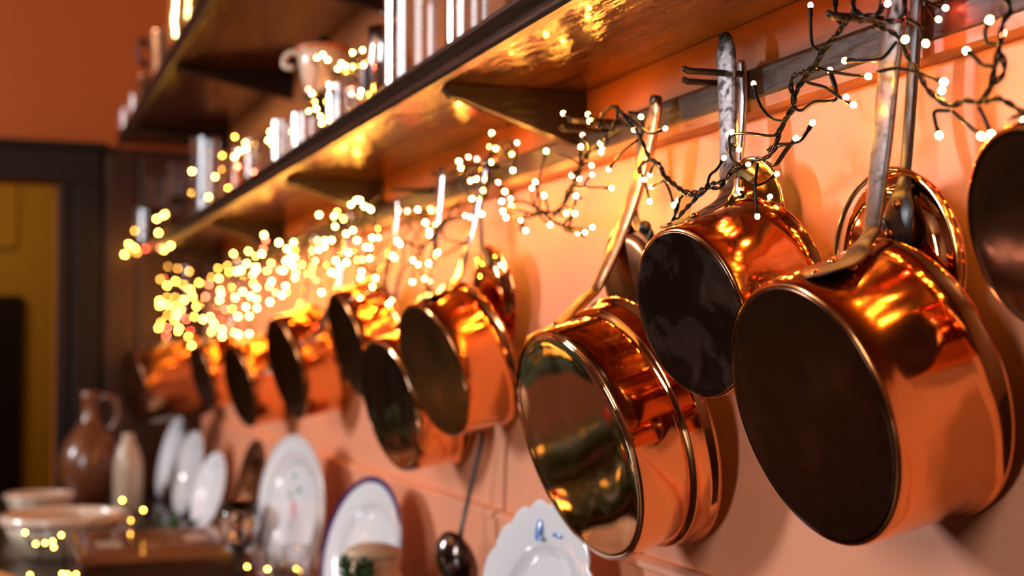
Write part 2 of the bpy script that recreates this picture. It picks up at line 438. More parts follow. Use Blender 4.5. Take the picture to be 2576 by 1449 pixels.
# ---------------------------------------------------------------- pans
def pan(label, C, D, h, th, ps, hp, widths, thick=.005, base=COPPERB, body=COPPER, hm=IRON, flare=1.06, leaf=.05, rim=True,
        name='saucepan', ring=False, xleaf=.4, hole=True, group='copper pans on the peg rail', roundb=.0035, hy=.55):
    Cw = Vector((C[0], C[1], C[2] + OZ)); M = frame(Cw, th, ps); Mi = M.inverted()
    t = thing(name, label, 'pan', group=group, mw=M)
    r = D / 2; rt_ = r * flare; tk = .0022; cb = roundb
    pb = [(r - cb - .0005, -.0003), (r - cb * .6, .0), (r - cb * .25, cb * .25), (r - .0005, cb * .7), (r, cb)]
    if ring:
        pb += [(r * 1.0, h * .60), (r * 1.004, h * .625), (r * .992, h * .635), (r * .992, h * .65), (r * 1.045, h * .665), (r * 1.055, h * .69), (r * 1.055, h * .86),
               (r * 1.065, h * .885), (r * 1.09, h * .94), (r * 1.10, h * .965), (r * 1.095, h * .985), (r * 1.07, h * .985)]
        pb += [(r * 1.03, h * .9), (r * .98, h * .85), (r * .97, .01), (0, .008)]
    else:
        pb += [(r + (rt_ - r) * .25, h * .25), (r + (rt_ - r) * .5, h * .5), (r + (rt_ - r) * .75, h * .75), (rt_, h - .005)]
        if rim:
            pb += [(rt_ + .0025, h - .004), (rt_ + .0032, h - .001), (rt_ + .001, h + .0005)]
        pb += [(rt_ - tk, h - .0005), (r - tk + (rt_ - r) * .3, h * .3), (r - tk - .004, .004), (0, .0035)]
    obj('body', lathe_bm(pb, 96), body, t)
    # base disc, slightly dished with a hammered ring
    obj('base', lathe_bm([(0, .0012), (r * .3, .001), (r * .6, .0004), (r * .86, -.0006), (r * .93, -.0004), (r - cb - .0002, -.0009), (r - cb, .0006)], 96), base, t)
    # handle: world points -> local
    pts = [Mi @ p for p in hp]
    # leaf plate riveted on the wall of the pan
    path = catmull(pts, 8)
    n1 = len(path)
    z_in = h * xleaf
    topr = lambda z: r + (rt_ - r) * z / h
    foot = []
    last = path[-1]
    fx = last.x
    zs = [h * hy, h * (hy * .8), h * (hy * .6), h * (hy * .35), max(.006, h * .10)]
    ang = math.atan2(fx, r)
    for z in zs:
        rr = topr(z) + .0028
        foot.append(Vector((rr * math.sin(ang), rr * math.cos(ang), z)))
    allp = path + foot
    wl_ = lerp_list(widths, n1) + [leaf * .62, leaf * .95, leaf, leaf * .8, leaf * .22]
    tl = [thick] * n1 + [thick * .8, thick * .6, thick * .55, thick * .5, thick * .4]
    # refine the foot
    hb = strap(bmesh.new(), allp, wl_, tl, (1, 0, 0))
    ho = obj('handle', hb, hm, t)
    mod = ho.modifiers.new('subsurf', 'SUBSURF'); mod.levels = 1; mod.render_levels = 2
    if hole:
        p = path[1].lerp(path[2], .5); tt = (path[3] - path[1]).normalized(); nn = tt.cross(Vector((1, 0, 0))).normalized()
        rg = Matrix.Translation(p) @ nn.to_track_quat('Z', 'Y').to_matrix().to_4x4()
        e = bmesh.new(); lathe_bm([(.0035, -thick * .58), (.0062, -thick * .60), (.0066, 0), (.0062, thick * .60), (.0035, thick * .58), (.0035, -thick * .58)], 20, M=rg, bm=e)
        obj('eyelet', e, BLACK, ho)
    for k, (dx, z) in enumerate(((-leaf * .22, zs[1]), (leaf * .22, zs[1]), (0, zs[3]))):
        a2 = ang + dx / r; rr = topr(z) + .0035
        Mv = Matrix.Translation((rr * math.sin(a2), rr * math.cos(a2), z)) @ Vector((math.sin(a2), math.cos(a2), 0)).to_track_quat('Z', 'Y').to_matrix().to_4x4()
        obj('rivet', lathe_bm([(.0045, -.001), (.0043, .0007), (.003, .0019), (0, .0024)], 16, M=Mv), body, t)
    return t


p1 = pan('largest copper saucepan at right, dark tarnished base, iron strap handle', (.6168, .9921, -.0526), .2217, .102, 16.2, 1.2,
         [W(2262, -40, .695), W(2250, 60, .694), W(2236, 180, .692), W(2222, 330, .688), W(2208, 450, .683), W(2198, 540, .676), W(2188, 590, .668), W(2160, 625, .645)],
         [(0, .020), (.12, .029), (.5, .026), (.8, .020), (.93, .019), (1, .026)], .0065, leaf=.052, hm=IRONB)
p2 = pan('mottled brown based copper saucepan hung from a pitted pointed iron handle', (.6179, 1.2007, .0332), .1670, .099, 14.9, 8.9,
         [W(1823, 92, .7065), W(1825, 118, .7065), W(1828, 190, .706), W(1830, 300, .704), W(1830, 400, .700), W(1829, 460, .692), W(1824, 492, .684), W(1806, 515, .668)],
         [(0, .006), (.06, .022), (.2, .031), (.5, .026), (.8, .019), (.93, .017), (1, .024)], .0055, leaf=.042, base=COPPERM)
p5 = pan('copper saute pan with shining mirror base and stepped flanged rim', (.6114, 1.4635, -.1078), .2672, .094, 17.2, 4.1,
         [W(1650, 245, .712), W(1646, 290, .711), W(1628, 380, .708), W(1600, 480, .702), W(1565, 580, .692), W(1527, 670, .678), W(1500, 725, .668), W(1472, 752, .655)],
         [(0, .010), (.08, .026), (.5, .030), (.85, .024), (1, .034)], .008, base=COPPERC, body=COPPER2, hm=COPPERH, ring=True, leaf=.060, name='saute_pan')
p7 = pan('blurred copper saucepan in the middle with a polished steel handle, nearer one of the pair', (.6258, 2.0565, -.0322), .2122, .084, 18.1, 7.4,
         [W(1222, 400, .710), W(1216, 440, .709), W(1200, 520, .704), W(1180, 610, .693), W(1164, 670, .680), W(1150, 702, .664)],
         [(0, .012), (.1, .026), (.6, .022), (1, .026)], .006, hm=STEEL, leaf=.05)
p8 = pan('copper saucepan hanging just behind the middle pan, lower, with mirror base', (.6240, 2.2935, -.0932), .2277, .087, 13.7, 7.2,
         [W(1110, 420, .710), W(1108, 470, .709), W(1100, 560, .704), W(1088, 650, .693), W(1078, 730, .680), W(1066, 785, .660)],
         [(0, .012), (.1, .026), (.6, .022), (1, .026)], .006, hm=STEEL, leaf=.05, base=COPPERC)
p9 = pan('copper pan whose dark base peeks out behind the pair of middle pans', (.6346, 2.6369, .0080), .2075, .085, 16.5, 1.2,
         [W(1000, 500, .710), W(996, 560, .708), W(985, 620, .700), W(965, 670, .686), W(945, 700, .668)],
         [(0, .012), (.1, .024), (.6, .020), (1, .024)], .006, hm=STEEL, leaf=.045)
p10 = pan('copper saucepan with olive brown base, left of the hidden dark pan', (.6126, 3.1229, -.0432), .2317, .095, 15.2, 5.9,
          [W(880, 530, .70), W(876, 580, .70), W(862, 660, .692), W(845, 730, .680), W(828, 775, .660)],
          [(0, .012), (.1, .026), (.6, .022), (1, .026)], .006, hm=STEEL, leaf=.05)
p11 = pan('blurred copper saucepan above the white oval platter, partly under fairy lights', (.612, 3.7357, -.0977), .2197, .09, 14.3, 9.0,
          [W(790, 590, .70), W(786, 640, .70), W(770, 720, .692), W(745, 800, .680), W(722, 845, .660)],
          [(0, .012), (.1, .026), (.6, .022), (1, .026)], .006, hm=STEEL, leaf=.05)
p11b = pan('far blurred copper saucepan above the three white plates', (.60, 4.35, -.085), .20, .11, 14, 9,
           [Vector((.70, 4.33, OZ + .29)), Vector((.70, 4.33, OZ + .2)), Vector((.69, 4.34, OZ + .1)), Vector((.665, 4.35, OZ + .04))],
           [(0, .012), (.1, .026), (.6, .022), (1, .026)], .006, hm=STEEL, leaf=.05)
p12 = pan('farthest copper stockpot hanging at the left end of the row', (.455, 4.93, -.13), .25, .24, 10, 14,
          [Vector((.62, 4.92, OZ + .29)), Vector((.62, 4.92, OZ + .2)), Vector((.60, 4.93, OZ + .1)), Vector((.56, 4.93, OZ + .03))],
          [(0, .012), (.1, .026), (.6, .022), (1, .026)], .006, hm=STEEL, leaf=.05, name='stockpot', body=COPPERD, base=COPPERD)
p0 = pan('dark based copper pan cut off by the right edge of the picture', (.672, .795, .0837), .146, .06, 11.8, -4,
         [Vector((.71, .80, OZ + .295)), Vector((.71, .80, OZ + .26)), Vector((.708, .80, OZ + .22)), Vector((.70, .80, OZ + .175))],
         [(0, .012), (.1, .024), (.6, .020), (1, .024)], .005, leaf=.04, roundb=.004)

# worn patches along the rim of the largest pan
wb = bmesh.new(); rr0 = .1109
rnd = random.Random(3)
for k in range(30):
    a = rnd.uniform(R(-78), R(12)) - 0.15; z = .0985 - abs(rnd.gauss(0, .004)); s = rnd.uniform(.0015, .0045)
    rad = rr0 * (1 + .06 * z / .105) + .0004
    c = []
    for q in range(9):
        aa = 2 * PI * q / 9; f = rnd.uniform(.6, 1.2)
        a3 = a + s * f * 1.5 * math.cos(aa) / rad; z3 = min(z + s * f * .8 * math.sin(aa), .1005)
        # angle measured from local +x (away along the wall is -x)
        c.append(wb.verts.new((-rad * math.cos(a3) if False else rad * math.cos(a3), rad * math.sin(a3), z3)))
    wb.faces.new(c)
wp = obj('worn_patch', wb, TIN, p1); wp['kind'] = 'stuff'


# ---------------------------------------------------------------- lids and ladles on the wall
def lid(label, C, D, th, ps, m, name='pan_lid', dome=.010, group='pan lids on the wall'):
    Cw = Vector((C[0], C[1], C[2] + OZ)); M = frame(Cw, th, ps)
    t = thing(name, label, 'lid', group=group, mw=M); r = D / 2
    pr = [(0, -dome), (r * .4, -dome * .96), (r * .70, -dome * .85), (r * .80, -dome * .7), (r * .84, -dome * .15), (r * .88, 0), (r * .97, -.001), (r, .0005), (r * 1.005, .003), (r * .99, .0045), (r * .9, .003), (r * .80, -dome * .5), (0, -dome * .7)]
    obj('disc', lathe_bm(pr, 80), m, t)
    return t, M


def hook(t, M, pts, wid, th, m=BLACK, wdir=(0, 1, 0), name='handle'):
    Mi = M.inverted(); P = catmull([Mi @ p for p in pts], 6)
    wd = Mi.to_3x3() @ Vector(wdir)
    o = obj(name, strap(bmesh.new(), P, lerp_list(wid, len(P)), th, wd), m, t)
    mod = o.modifiers.new('subsurf', 'SUBSURF'); mod.levels = 1; mod.render_levels = 1
    return o


# brass rimmed lid behind the largest pan
cL3 = W(2262, 672, .715)
t, M = lid('copper lid with black riveted iron handle behind the largest saucepan', (cL3.x, cL3.y, cL3.z - OZ), .160, 4, 2, COPPER2, dome=.014)
bm = bmesh.new(); prf = [(.0785, -.006), (.0815, -.009), (.0845, -.006), (.0815, -.0025), (.0785, -.006)]
obj('rim', lathe_bm(prf, 80), BRASS, t)
hook(t, M, [W(2308, -30, .722), W(2300, 120, .722), W(2288, 300, .72), W(2276, 440, .708), W(2262, 500, .694), W(2257, 560, .690), W(2248, 612, .695)],
     [(0, .016), (.5, .014), (.62, .022), (.75, .040), (.9, .040), (1, .028)], .005)
for u, v in ((2258, 515), (2238, 588)):
    p = M.inverted() @ W(u, v, .6895)
    obj('rivet', lathe_bm([(.0042, 0), (.004, -.0018), (.0025, -.0034), (0, -.004)], 14, M=Matrix.Translation((p.x, p.y, p.z))), COPPERH, t)
# lid hanging in the middle
cL1 = W(1243, 745, .712)
t, M = lid('small bright copper lid on black hook handle, right of the middle pan', (cL1.x, cL1.y, cL1.z - OZ), .155, 9, 3, COPPER2, dome=.012)
hook(t, M, [W(1213, 455, .706), W(1210, 520, .706), W(1210, 590, .705), W(1213, 625, .700), W(1226, 648, .695), W(1232, 668, .694)], [(0, .010), (.5, .012), (.8, .012), (1, .018)], .004)
# lid behind the saute pan
cL2 = W(1604, 715, .712)
t, M = lid('dark copper lid mostly hidden between the saute pan and the mottled saucepan', (cL2.x, cL2.y, cL2.z - OZ), .150, 12, 6, COPPERD, dome=.014)
hook(t, M, [W(1612, 300, .722), W(1605, 420, .718), W(1597, 520, .705), W(1600, 560, .695), W(1622, 578, .688), W(1640, 598, .688)], [(0, .012), (.5, .012), (.8, .013), (1, .018)], .005)
bmk = bmesh.new(); pk = M.inverted() @ W(1622, 572, .684)
obj('knuckle', lathe_bm([(0, -.007), (.006, -.005), (.0085, 0), (.006, .005), (0, .007)], 16, M=Matrix.Translation(pk), bm=bmk), BLACK, t)

# brass skimmer behind the mottled pan
cs = W(1905, 522, .722)
Ms = frame(cs, 6, 6)
t = thing('skimmer', 'brass skimmer with long polished handle hanging behind the mottled saucepan', 'utensil', mw=Ms)
sb = lathe_bm([(0, .010), (.015, .009), (.03, .005), (.040, -.002), (.048, -.006), (.051, -.0065), (.0515, -.004), (.048, -.003), (.040, .001), (.03, .008), (0, .013)], 64)
obj('bowl', sb, BRASS, t)
hook(t, Ms, [W(1862, 150, .7265), W(1863, 175, .7265), W(1866, 230, .726), W(1864, 320, .724), W(1857, 420, .718), W(1855, 480, .714), W(1870, 515, .716)],
     [(0, .005), (.08, .020), (.3, .022), (.7, .015), (.9, .016), (1, .024)], .006, STEEL)
for u, v in ((1868, 478), (1888, 487)):
    p = Ms.inverted() @ W(u, v, .714)
    obj('rivet', lathe_bm([(.004, 0), (.0037, -.0016), (.002, -.003), (0, -.0035)], 12, M=Matrix.Translation(p)), BRASS, t)

# dark ladle low on the wall
cl = W(1146, 1412, .672)
Ml = frame(cl, 18, 26)
t = thing('ladle', 'dark metal ladle hanging low between the blue rimmed platter and scalloped plate', 'utensil', mw=Ml)
LAD = mat('dark steel ladle', (.16, .12, .11), .16, 1, bump=(16, .3, .01))
obj('bowl', lathe_bm([(0, -.024), (.014, -.0225), (.026, -.018), (.036, -.009), (.041, .000), (.0425, .004), (.041, .005), (.038, .001), (.030, -.010), (.015, -.0195), (0, -.021)], 56, 1, 1.12), LAD, t)
hook(t, Ml, [W(1214, 1085, .715), W(1207, 1130, .714), W(1190, 1200, .706), W(1172, 1280, .697), W(1160, 1335, .688), W(1155, 1366, .678)], [(0, .013), (.5, .012), (.9, .012), (1, .020)], .006, BLACK)


# ---------------------------------------------------------------- crockery on the worktop
def plate_prof(r, dep=.018):
    return [(0, 0), (r * .55, 0), (r * .62, -dep * .15), (r * .66, -dep * .55), (r * .70, -dep * .72), (r * .97, -dep * 1.1), (r, -dep * 1.12), (r, -dep * .95), (r * .7, -dep * .5), (r * .6, dep * .15), (r * .55, dep * .2), (0, dep * .2)]


def plate(label, C, a, b, th, ps, name='plate', ripple=None, group='white plates along the wall', rot=0):
    Cw = Vector((C[0], C[1], C[2] + OZ)); M = frame(Cw, th, ps) @ Matrix.Rotation(rot, 4, 'Z')
    t = thing(name, label, 'plate', group=group, mw=M)
    obj('dish', lathe_bm(plate_prof(1, .018), 120, a, b, ripple=ripple), CHINA, t)
    return t


def ring_part(t, a, b, r0, r1, z0, z1, m, name, ripple=None):
    return obj(name, lathe_bm([(r0, z0), ((r0 + r1) / 2, (z0 + z1) / 2 - .0003), (r1, z1), (r1, z1 + .0012), (r0, z0 + .0008), (r0, z0)], 120, a, b, ripple=ripple), m, t)


def blob(t, x, y, z, r, m, name, sx=1, sy=1, n=10):
    return obj(name, lathe_bm([(r, 0), (r * .6, -.0008), (0, -.001)], n, sx, sy, M=Matrix.Translation((x, y, z))), m, t)


def leanc(a, th, xw=.722):
    return xw - a * math.sin(R(th)) * 1.0


# scalloped plate
b = .165; th = -11; C = (.664, 1.705, -.362)
t = plate('white scalloped edge plate with faint blue marks, lowest right beside the ladle', C, .148, b, th, 9,
          ripple=lambda a, r, z: 1 + (.05 * abs(math.sin(a * 10)) ** .8 - .025) * max(0, (r - .68) / .32))
blob(t, .016, .128, -.0192, .0045, BLUEP, 'brush_mark', 1.4, 3.2)
blob(t, .010, .118, -.0188, .003, BLUEP, 'brush_mark', 2.4, 1)
blob(t, -.03, .126, -.0190, .003, BLUEP, 'brush_mark', 3.4, 1)
# blue rim platter
C = (.66, 2.568, -.383)
t = plate('white oval platter with a cobalt blue rim leaning on the wall', C, .165, .146, -13, 10, name='platter')
ring_part(t, .165, .146, .93, 1.006, -.0198, -.0212, BLUE, 'rim_band')
# floral platter
C = (.655, 3.19, -.362)
t = plate('tall white floral platter with faint patterned border, largest of the dishes', C, .200, .168, -5, 10, name='platter')
ring_part(t, .200, .168, .735, .748, -.0150, -.0154, GILT, 'border_line')
ring_part(t, .200, .168, .955, .965, -.0203, -.0206, GILT, 'border_line')
ring_part(t, .200, .168, .995, 1.006, -.0203, -.0203, GILT, 'gilt_edge')
for x, y, r, m, n, sx, sy in ((-.015, .005, .012, PINKP, 'rose', .8, 1.3), (-.012, -.012, .007, PINKP, 'rose', 1, 1.6), (-.03, .03, .006, GREENP, 'leaf', 1, 2.2), (.0, .045, .007, GREENP, 'leaf', 1.4, 1.4),
                              (-.02, -.035, .005, GREENP, 'leaf', .8, 2), (-.02, .075, .007, GREENP, 'leaf', 1.3, 1.1), (-.035, .06, .004, PINKP, 'rose', 1, 1)):
    blob(t, -x * 1.6, y, -.0006, r, m, n, sx, sy)
# three smaller plates
for lab, C, rr, th, ps in (('white plate standing on edge, farthest and tallest of three', (.62, 5.13, -.385), .148, -13, 7.6),
                           ('white plate standing on edge, middle one of three', (.62, 4.677, -.400), .134, -12, 9.6),
                           ('white plate standing on edge, nearest of three behind the box', (.62, 4.218, -.417), .115, -15, 11.9)):
    plate(lab, C, rr, rr, th, ps, group=None)
# copper platter & moulds next to the floral platter
Mx = frame(Vector((.640, 3.60, OZ - .375)), -8, 4)
t = thing('copper_dish', 'round copper dish leaning on the wall behind the floral platter', 'dish', mw=Mx)
obj('dish', lathe_bm(plate_prof(.145, .022), 64), COPPERD, t)
t = thing('copper_mould', 'tall fluted copper mould beside the wooden box', 'mould', (.560, 3.34, OZ - .53))
obj('body', lathe_bm([(0, 0), (.030, 0), (.032, .01), (.034, .10), (.030, .15), (.026, .17), (.018, .18), (0, .183)], 64, ripple=lambda a, r, z: 1 + .06 * math.cos(a * 8)), COPPER, t)
obj('rim', lathe_bm([(.032, 0), (.038, .002), (.040, .006), (.037, .010), (.032, .010), (.032, 0)], 48), COPPER, t)


def glass(t, r, h, m=GLASS, top=1.0, wall=.002, ring=True, n=22, flute=0, off=0):
    # cut glass: flat facets, turned so that the added glint light shows in them
    p = t.location; v = Vector((-p.x, -p.y)).normalized(); l = (Vector((-3.35, -.75)) - Vector((p.x, p.y))).normalized()
    hv = v + l; t.rotation_euler.z = math.atan2(hv.y, hv.x) - PI / n + R(off)
    rp = None
    o = obj('vessel', lathe_bm([(0, 0), (r * .9, 0), (r, .003), (r + (top * r - r) * .5, h * .5), (r * top, h - .001), (r * top - wall * .5, h), (r * top - wall, h - .001), (r - wall, .008), (0, .007)], n, ripple=rp), m, t, smooth=False)
    return o


gl_small = [(.56, 3.05, .030, .085, 'small glass tumbler in front of the floral platter, left one'), (.585, 2.86, .028, .105, 'small glass tumbler in front of the floral platter, right one')]
for x, y, r, h, lab in gl_small:
    t = thing('tumbler', lab, 'glass', (x, y, OZ - .53)); glass(t, r, h + .03)
t = thing('pedestal_glass', 'clear stemmed glass glinting beside the copper mould', 'glass', (.505, 3.06, OZ - .53))
obj('goblet', lathe_bm([(0, 0), (.034, .001), (.034, .004), (.008, .012), (.006, .05), (.012, .09), (.036, .12), (.042, .165), (.040, .205), (.038, .205), (.040, .165), (.033, .122), (0, .10)], 40), GLASS, t)

# beige pot with green sprig
pb_ = W(938, 1400, .60)
t = thing('stoneware_jar', 'round beige stoneware jar in front of the blue rimmed platter', 'jar', (pb_.x, pb_.y, OZ - .53)); t.scale = (1.2, 1.2, 1.17)
obj('body', lathe_bm([(0, 0), (.036, 0), (.045, .02), (.048, .08), (.044, .125), (.036, .142), (.034, .150), (.037, .156), (.034, .160), (0, .161)], 48), BEIGE, t)
obj('lid', lathe_bm([(.037, .161), (.040, .166), (.036, .172), (.02, .178), (0, .180)], 40), BEIGE, t)


def sprig(label, base, dirs, ln, nleaf, lw, ll, g=None, seed=1, f0=0):
    rn = random.Random(seed)
    t = thing('green_sprig', label, 'greenery', base, group=g)
    st = bmesh.new(); lf = bmesh.new()
    for dvec in dirs:
        dvec = Vector(dvec).normalized(); pts = [Vector((0, 0, 0)) + dvec * ln * k / 5 + Vector((rn.uniform(-1, 1), rn.uniform(-1, 1), rn.uniform(-1, 1))) * ln * .05 for k in range(6)]
        tube(st, pts, .0012, 5)
        for k in range(nleaf):
            f = f0 + (1 - f0) * (k + 1) / nleaf; p = pts[0].lerp(pts[-1], f)
            dd = (dvec + Vector((rn.uniform(-1, 1), rn.uniform(-1, 1), rn.uniform(-.6, 1))) * .9).normalized()
            s = dd.orthogonal().normalized(); q = Matrix.Rotation(rn.uniform(0, 6.28), 3, dd) @ s
            n2 = dd.cross(q) * .0006
            a = [p, p + dd * ll * .5 + q * lw, p + dd * ll, p + dd * ll * .5 - q * lw]
            v = [lf.verts.new(x + n2) for x in a] + [lf.verts.new(x - n2) for x in a]
            lf.faces.new(v[:4]); lf.faces.new(v[4:][::-1])
            for i in range(4): lf.faces.new((v[i], v[4 + i], v[4 + (i + 1) % 4], v[(i + 1) % 4]))
    obj('stem', st, LEAF, t); l = obj('leaves', lf, LEAF, t, smooth=False); l['kind'] = 'stuff'
    return t


sprig('dark green evergreen sprig in front of the beige jar', (.545, 2.175, OZ - .528), ((.02, .05, 1), (-.1, -.05, .95), (.1, .16, 1), (.06, -.14, .98), (-.04, .2, .96), (.0, .12, 1)), .190, 90, .0028, .017, seed=2, f0=.62)
sprig('green sprig on the worktop behind the bowl and the box', (.43, 3.74, OZ - .525), ((-.2, .3, 1), (.3, .5, .8), (-.6, .2, .7), (.6, -.1, .6), (.1, -.3, .9)), .10, 40, .005, .024, seed=4)
sprig('green sprig trailing left of the large cream bowl', (-.07, 3.72, OZ - .525), ((-.2, .3, .6), (.3, .5, .5), (.9, .2, .5), (.5, -.1, .7)), .09, 36, .005, .022, seed=5)

# mahogany box
bxc = Vector((.345, 3.27, OZ - .53)); BH = .105
t = thing('wooden_box', 'dark mahogany box with polished lid and light inlaid edges', 'box', bxc)
obj('case', box_bm(-.165, .165, -.205, .205, 0, BH - .022, .003), BOXW, t, smooth=False)
ldo = obj('lid', box_bm(-.170, .170, -.210, .210, BH - .020, BH, .004), LIDW, t, smooth=False)
obj('raised_edge', box_bm(-.135, .135, -.17, .17, BH, BH + .004, .002), LIDW, ldo, smooth=False)
for s in (-1, 1):
    obj('inlay_strip', box_bm(s * .158 - .004, s * .158 + .004, -.205, .205, BH - .0002, BH + .0012), INLAY, ldo, smooth=False)
for x0, x1, y0, y1, mm in ((-.125, -.072, -.12, -.02, CREAMR), (.07, .12, -.06, .03, CREAMR)):
    cp = obj('paper_card', box_bm(x0, x1, y0, y1, BH + .0042, BH + .0055), mm, ldo, smooth=False)
# bowls
t = thing('mixing_bowl', 'large cream stoneware mixing bowl with a thick pale rim', 'bowl', (.188, 3.86, OZ - .53))
obj('body', lathe_bm([(0, 0), (.095, 0), (.105, .006), (.135, .05), (.150, .085), (.1485, .085), (.13, .05), (.09, .012), (0, .010)], 80), CREAM, t)
obj('rim', lathe_bm([(.148, .082), (.157, .084), (.162, .092), (.160, .104), (.153, .110), (.146, .106), (.145, .09), (.148, .082)], 80), CREAMR, t)
t = thing('mixing_bowl', 'smaller cream bowl standing behind the large mixing bowl', 'bowl', (.150, 4.62, OZ - .53))
obj('body', lathe_bm([(0, 0), (.06, 0), (.07, .006), (.09, .05), (.098, .075), (.0965, .075), (.088, .05), (.06, .012), (0, .010)], 64), CREAM, t)
obj('rim', lathe_bm([(.096, .072), (.103, .074), (.106, .082), (.102, .090), (.096, .088), (.095, .08), (.096, .072)], 64), CREAMR, t)
# brown flagon
t = thing('stoneware_flagon', 'round brown salt glazed stoneware flagon with loop handle', 'jug', (.322, 5.0, OZ - .53))
obj('body', lathe_bm([(0, 0), (.062, 0), (.068, .006), (.092, .06), (.104, .115), (.104, .16), (.092, .205), (.068, .245), (.042, .275), (.032, .295), (.029, .33), (.031, .36), (.035, .368), (.034, .385), (.029, .39), (.022, .385), (.022, .30), (0, .29)], 72), BROWN, t)
obj('handle', tube(bmesh.new(), catmull([(.026, -.012, .362), (.052, -.02, .372), (.080, -.028, .352), (.088, -.032, .318), (.080, -.03, .285), (.062, -.022, .255)], 6), .0105, 10), BROWN, t)
# cream bottle
t = thing('stoneware_bottle', 'slim cream stoneware bottle with tapered shoulder beside the flagon', 'bottle', (.428, 4.80, OZ - .53))
obj('body', lathe_bm([(0, 0), (.042, 0), (.046, .006), (.0475, .13), (.045, .165), (.036, .20), (.023, .228), (.019, .240), (.021, .250), (.017, .256), (.010, .254), (0, .25)], 56), CREAM, t)
# bread and berries at the lower left
t = thing('bread_loaf', 'blurred crusty loaf at the lower left corner', 'bread', (.01, 2.98, OZ - .53))
lb = lathe_bm([(0, -.11), (.03, -.105), (.052, -.08), (.060, -.03), (.060, .03), (.052, .08), (.03, .105), (0, .11)], 40, 1, .8, M=Matrix.Translation((0, 0, .048)) @ Matrix.Rotation(R(20), 4, 'Z') @ Matrix.Rotation(PI / 2, 4, 'X'))
lo = obj('crust', lb, BREAD, t)
t = thing('bread_loaf', 'second rounded loaf behind, touching the left picture edge', 'bread', (-.035, 3.22, OZ - .53))
obj('crust', lathe_bm([(0, 0), (.05, 0), (.068, .02), (.066, .05), (.045, .082), (.02, .094), (0, .097)], 40), BREAD, t)
rn = random.Random(11); bpos = []
bmesh_b = bmesh.new(); bmesh.ops.create_icosphere(bmesh_b, subdivisions=2, radius=.0105)
pb0 = None
for k in range(26):
    x = .125 + rn.uniform(-.04, .04); y = 3.02 + rn.uniform(-.05, .05); z = OZ - .53 + .0105 + (0 if k < 14 else .017 if k < 22 else .033)
    if pb0 is None:
        pb0 = obj('berry', bmesh_b, BERRY)
        o = pb0
    else:
        o = pb0.copy(); sc.collection.objects.link(o)
    o.location = (x, y, z)
    tag(o, 'dark glossy berry in the heap between the bread and the wooden box', 'berry', 'berries heaped beside the box')


# ---------------------------------------------------------------- glassware on the lower shelf
ST = SZ + .0302 + OZ


def at_shelf(u, x):
    r = ray(u, 500); return Vector((x, x * r.y / r.x, ST))


def stand_glass(u, x, r, h, lab, m=GLASS, top=1.05, name='drinking_glass', g='glasses on the lower shelf', flute=0, content=None, off=0):
    p = at_shelf(u, x); t = thing(name, lab, 'glass', p, group=g)
    glass(t, r, h, m, top, flute=flute, off=off)
    if content:
        obj('contents', lathe_bm([(0, .0085), (r - .0035, .0085), (r - .0035, content), (0, content)], 32), TEA, t)
    return t


stand_glass(1030, .600, .041, .26, 'tall ribbed glass cylinder, the largest glass on the lower shelf', top=1.0, name='glass_cylinder', flute=.045)
stand_glass(1175, .600, .030, .21, 'slim clear glass at the cropped top, nearest on the lower shelf', top=1.0, off=0.8, name='glass_cylinder', flute=.03)
stand_glass(900, .575, .026, .10, 'small glass just left of the steel cup', top=1.1, off=5)
stand_glass(858, .585, .027, .10, 'small glass beneath the ceramic jug, right of its stand', top=1.1)
stand_glass(770, .575, .028, .085, 'low glass left of the ceramic jug', top=1.1, off=0)
stand_glass(715, .575, .026, .105, 'slender bright glass in the middle of the row', top=1.1, off=1.5)
stand_glass(672, .580, .026, .115, 'clear glass between the slender glass and the amber bottle', top=1.1, off=6)
stand_glass(632, .575, .027, .12, 'glass with wide mouth right of the amber bottle', top=1.15, off=0)
stand_glass(595, .60, .025, .15, 'amber glass bottle among the clear glasses', AMBER, top=.7, name='amber_bottle', g=None)
stand_glass(560, .570, .027, .13, 'glass left of the amber bottle', top=1.1, off=7)
stand_glass(515, .575, .038, .235, 'tall brilliantly lit glass vase in the far group', top=1.08, name='glass_vase')
stand_glass(455, .555, .042, .21, 'glass storage jar with amber contents, right of the far pair', top=1.0, off=4.3, name='storage_jar', content=.10)
stand_glass(402, .545, .045, .22, 'glass storage jar with amber contents, left of the far pair', top=1.0, off=3.6, name='storage_jar', content=.11)
p = at_shelf(355, .50); t = thing('drinking_glass', 'last small glass at the far left end of the lower shelf', 'glass', (.505, 5.16, ST)); glass(t, .034, .12, GLASS, 1.1)

# steel cup with curved handle
p = at_shelf(948, .59); t = thing('steel_cup', 'polished steel cup standing beside the tall ribbed glass', 'cup', p)
obj('body', lathe_bm([(0, 0), (.028, 0), (.030, .003), (.030, .088), (.0315, .092), (.0295, .093), (.028, .088), (.028, .004), (0, .003)], 48), STEEL, t)
obj('handle', tube(bmesh.new(), catmull([(.005, -.028, .075), (.008, -.040, .11), (.010, -.044, .14), (.008, -.038, .165), (.002, -.022, .175)], 6), .005, 10), BLACK, t)
p = at_shelf(970, .64); t = thing('steel_jug', 'steel jug standing behind the cup and the ribbed glass', 'jug', p)
obj('body', lathe_bm([(0, 0), (.036, 0), (.038, .004), (.036, .10), (.030, .15), (.032, .185), (.030, .185), (.028, .15), (.034, .1), (.03, .006), (0, .005)], 48), STEEL, t)

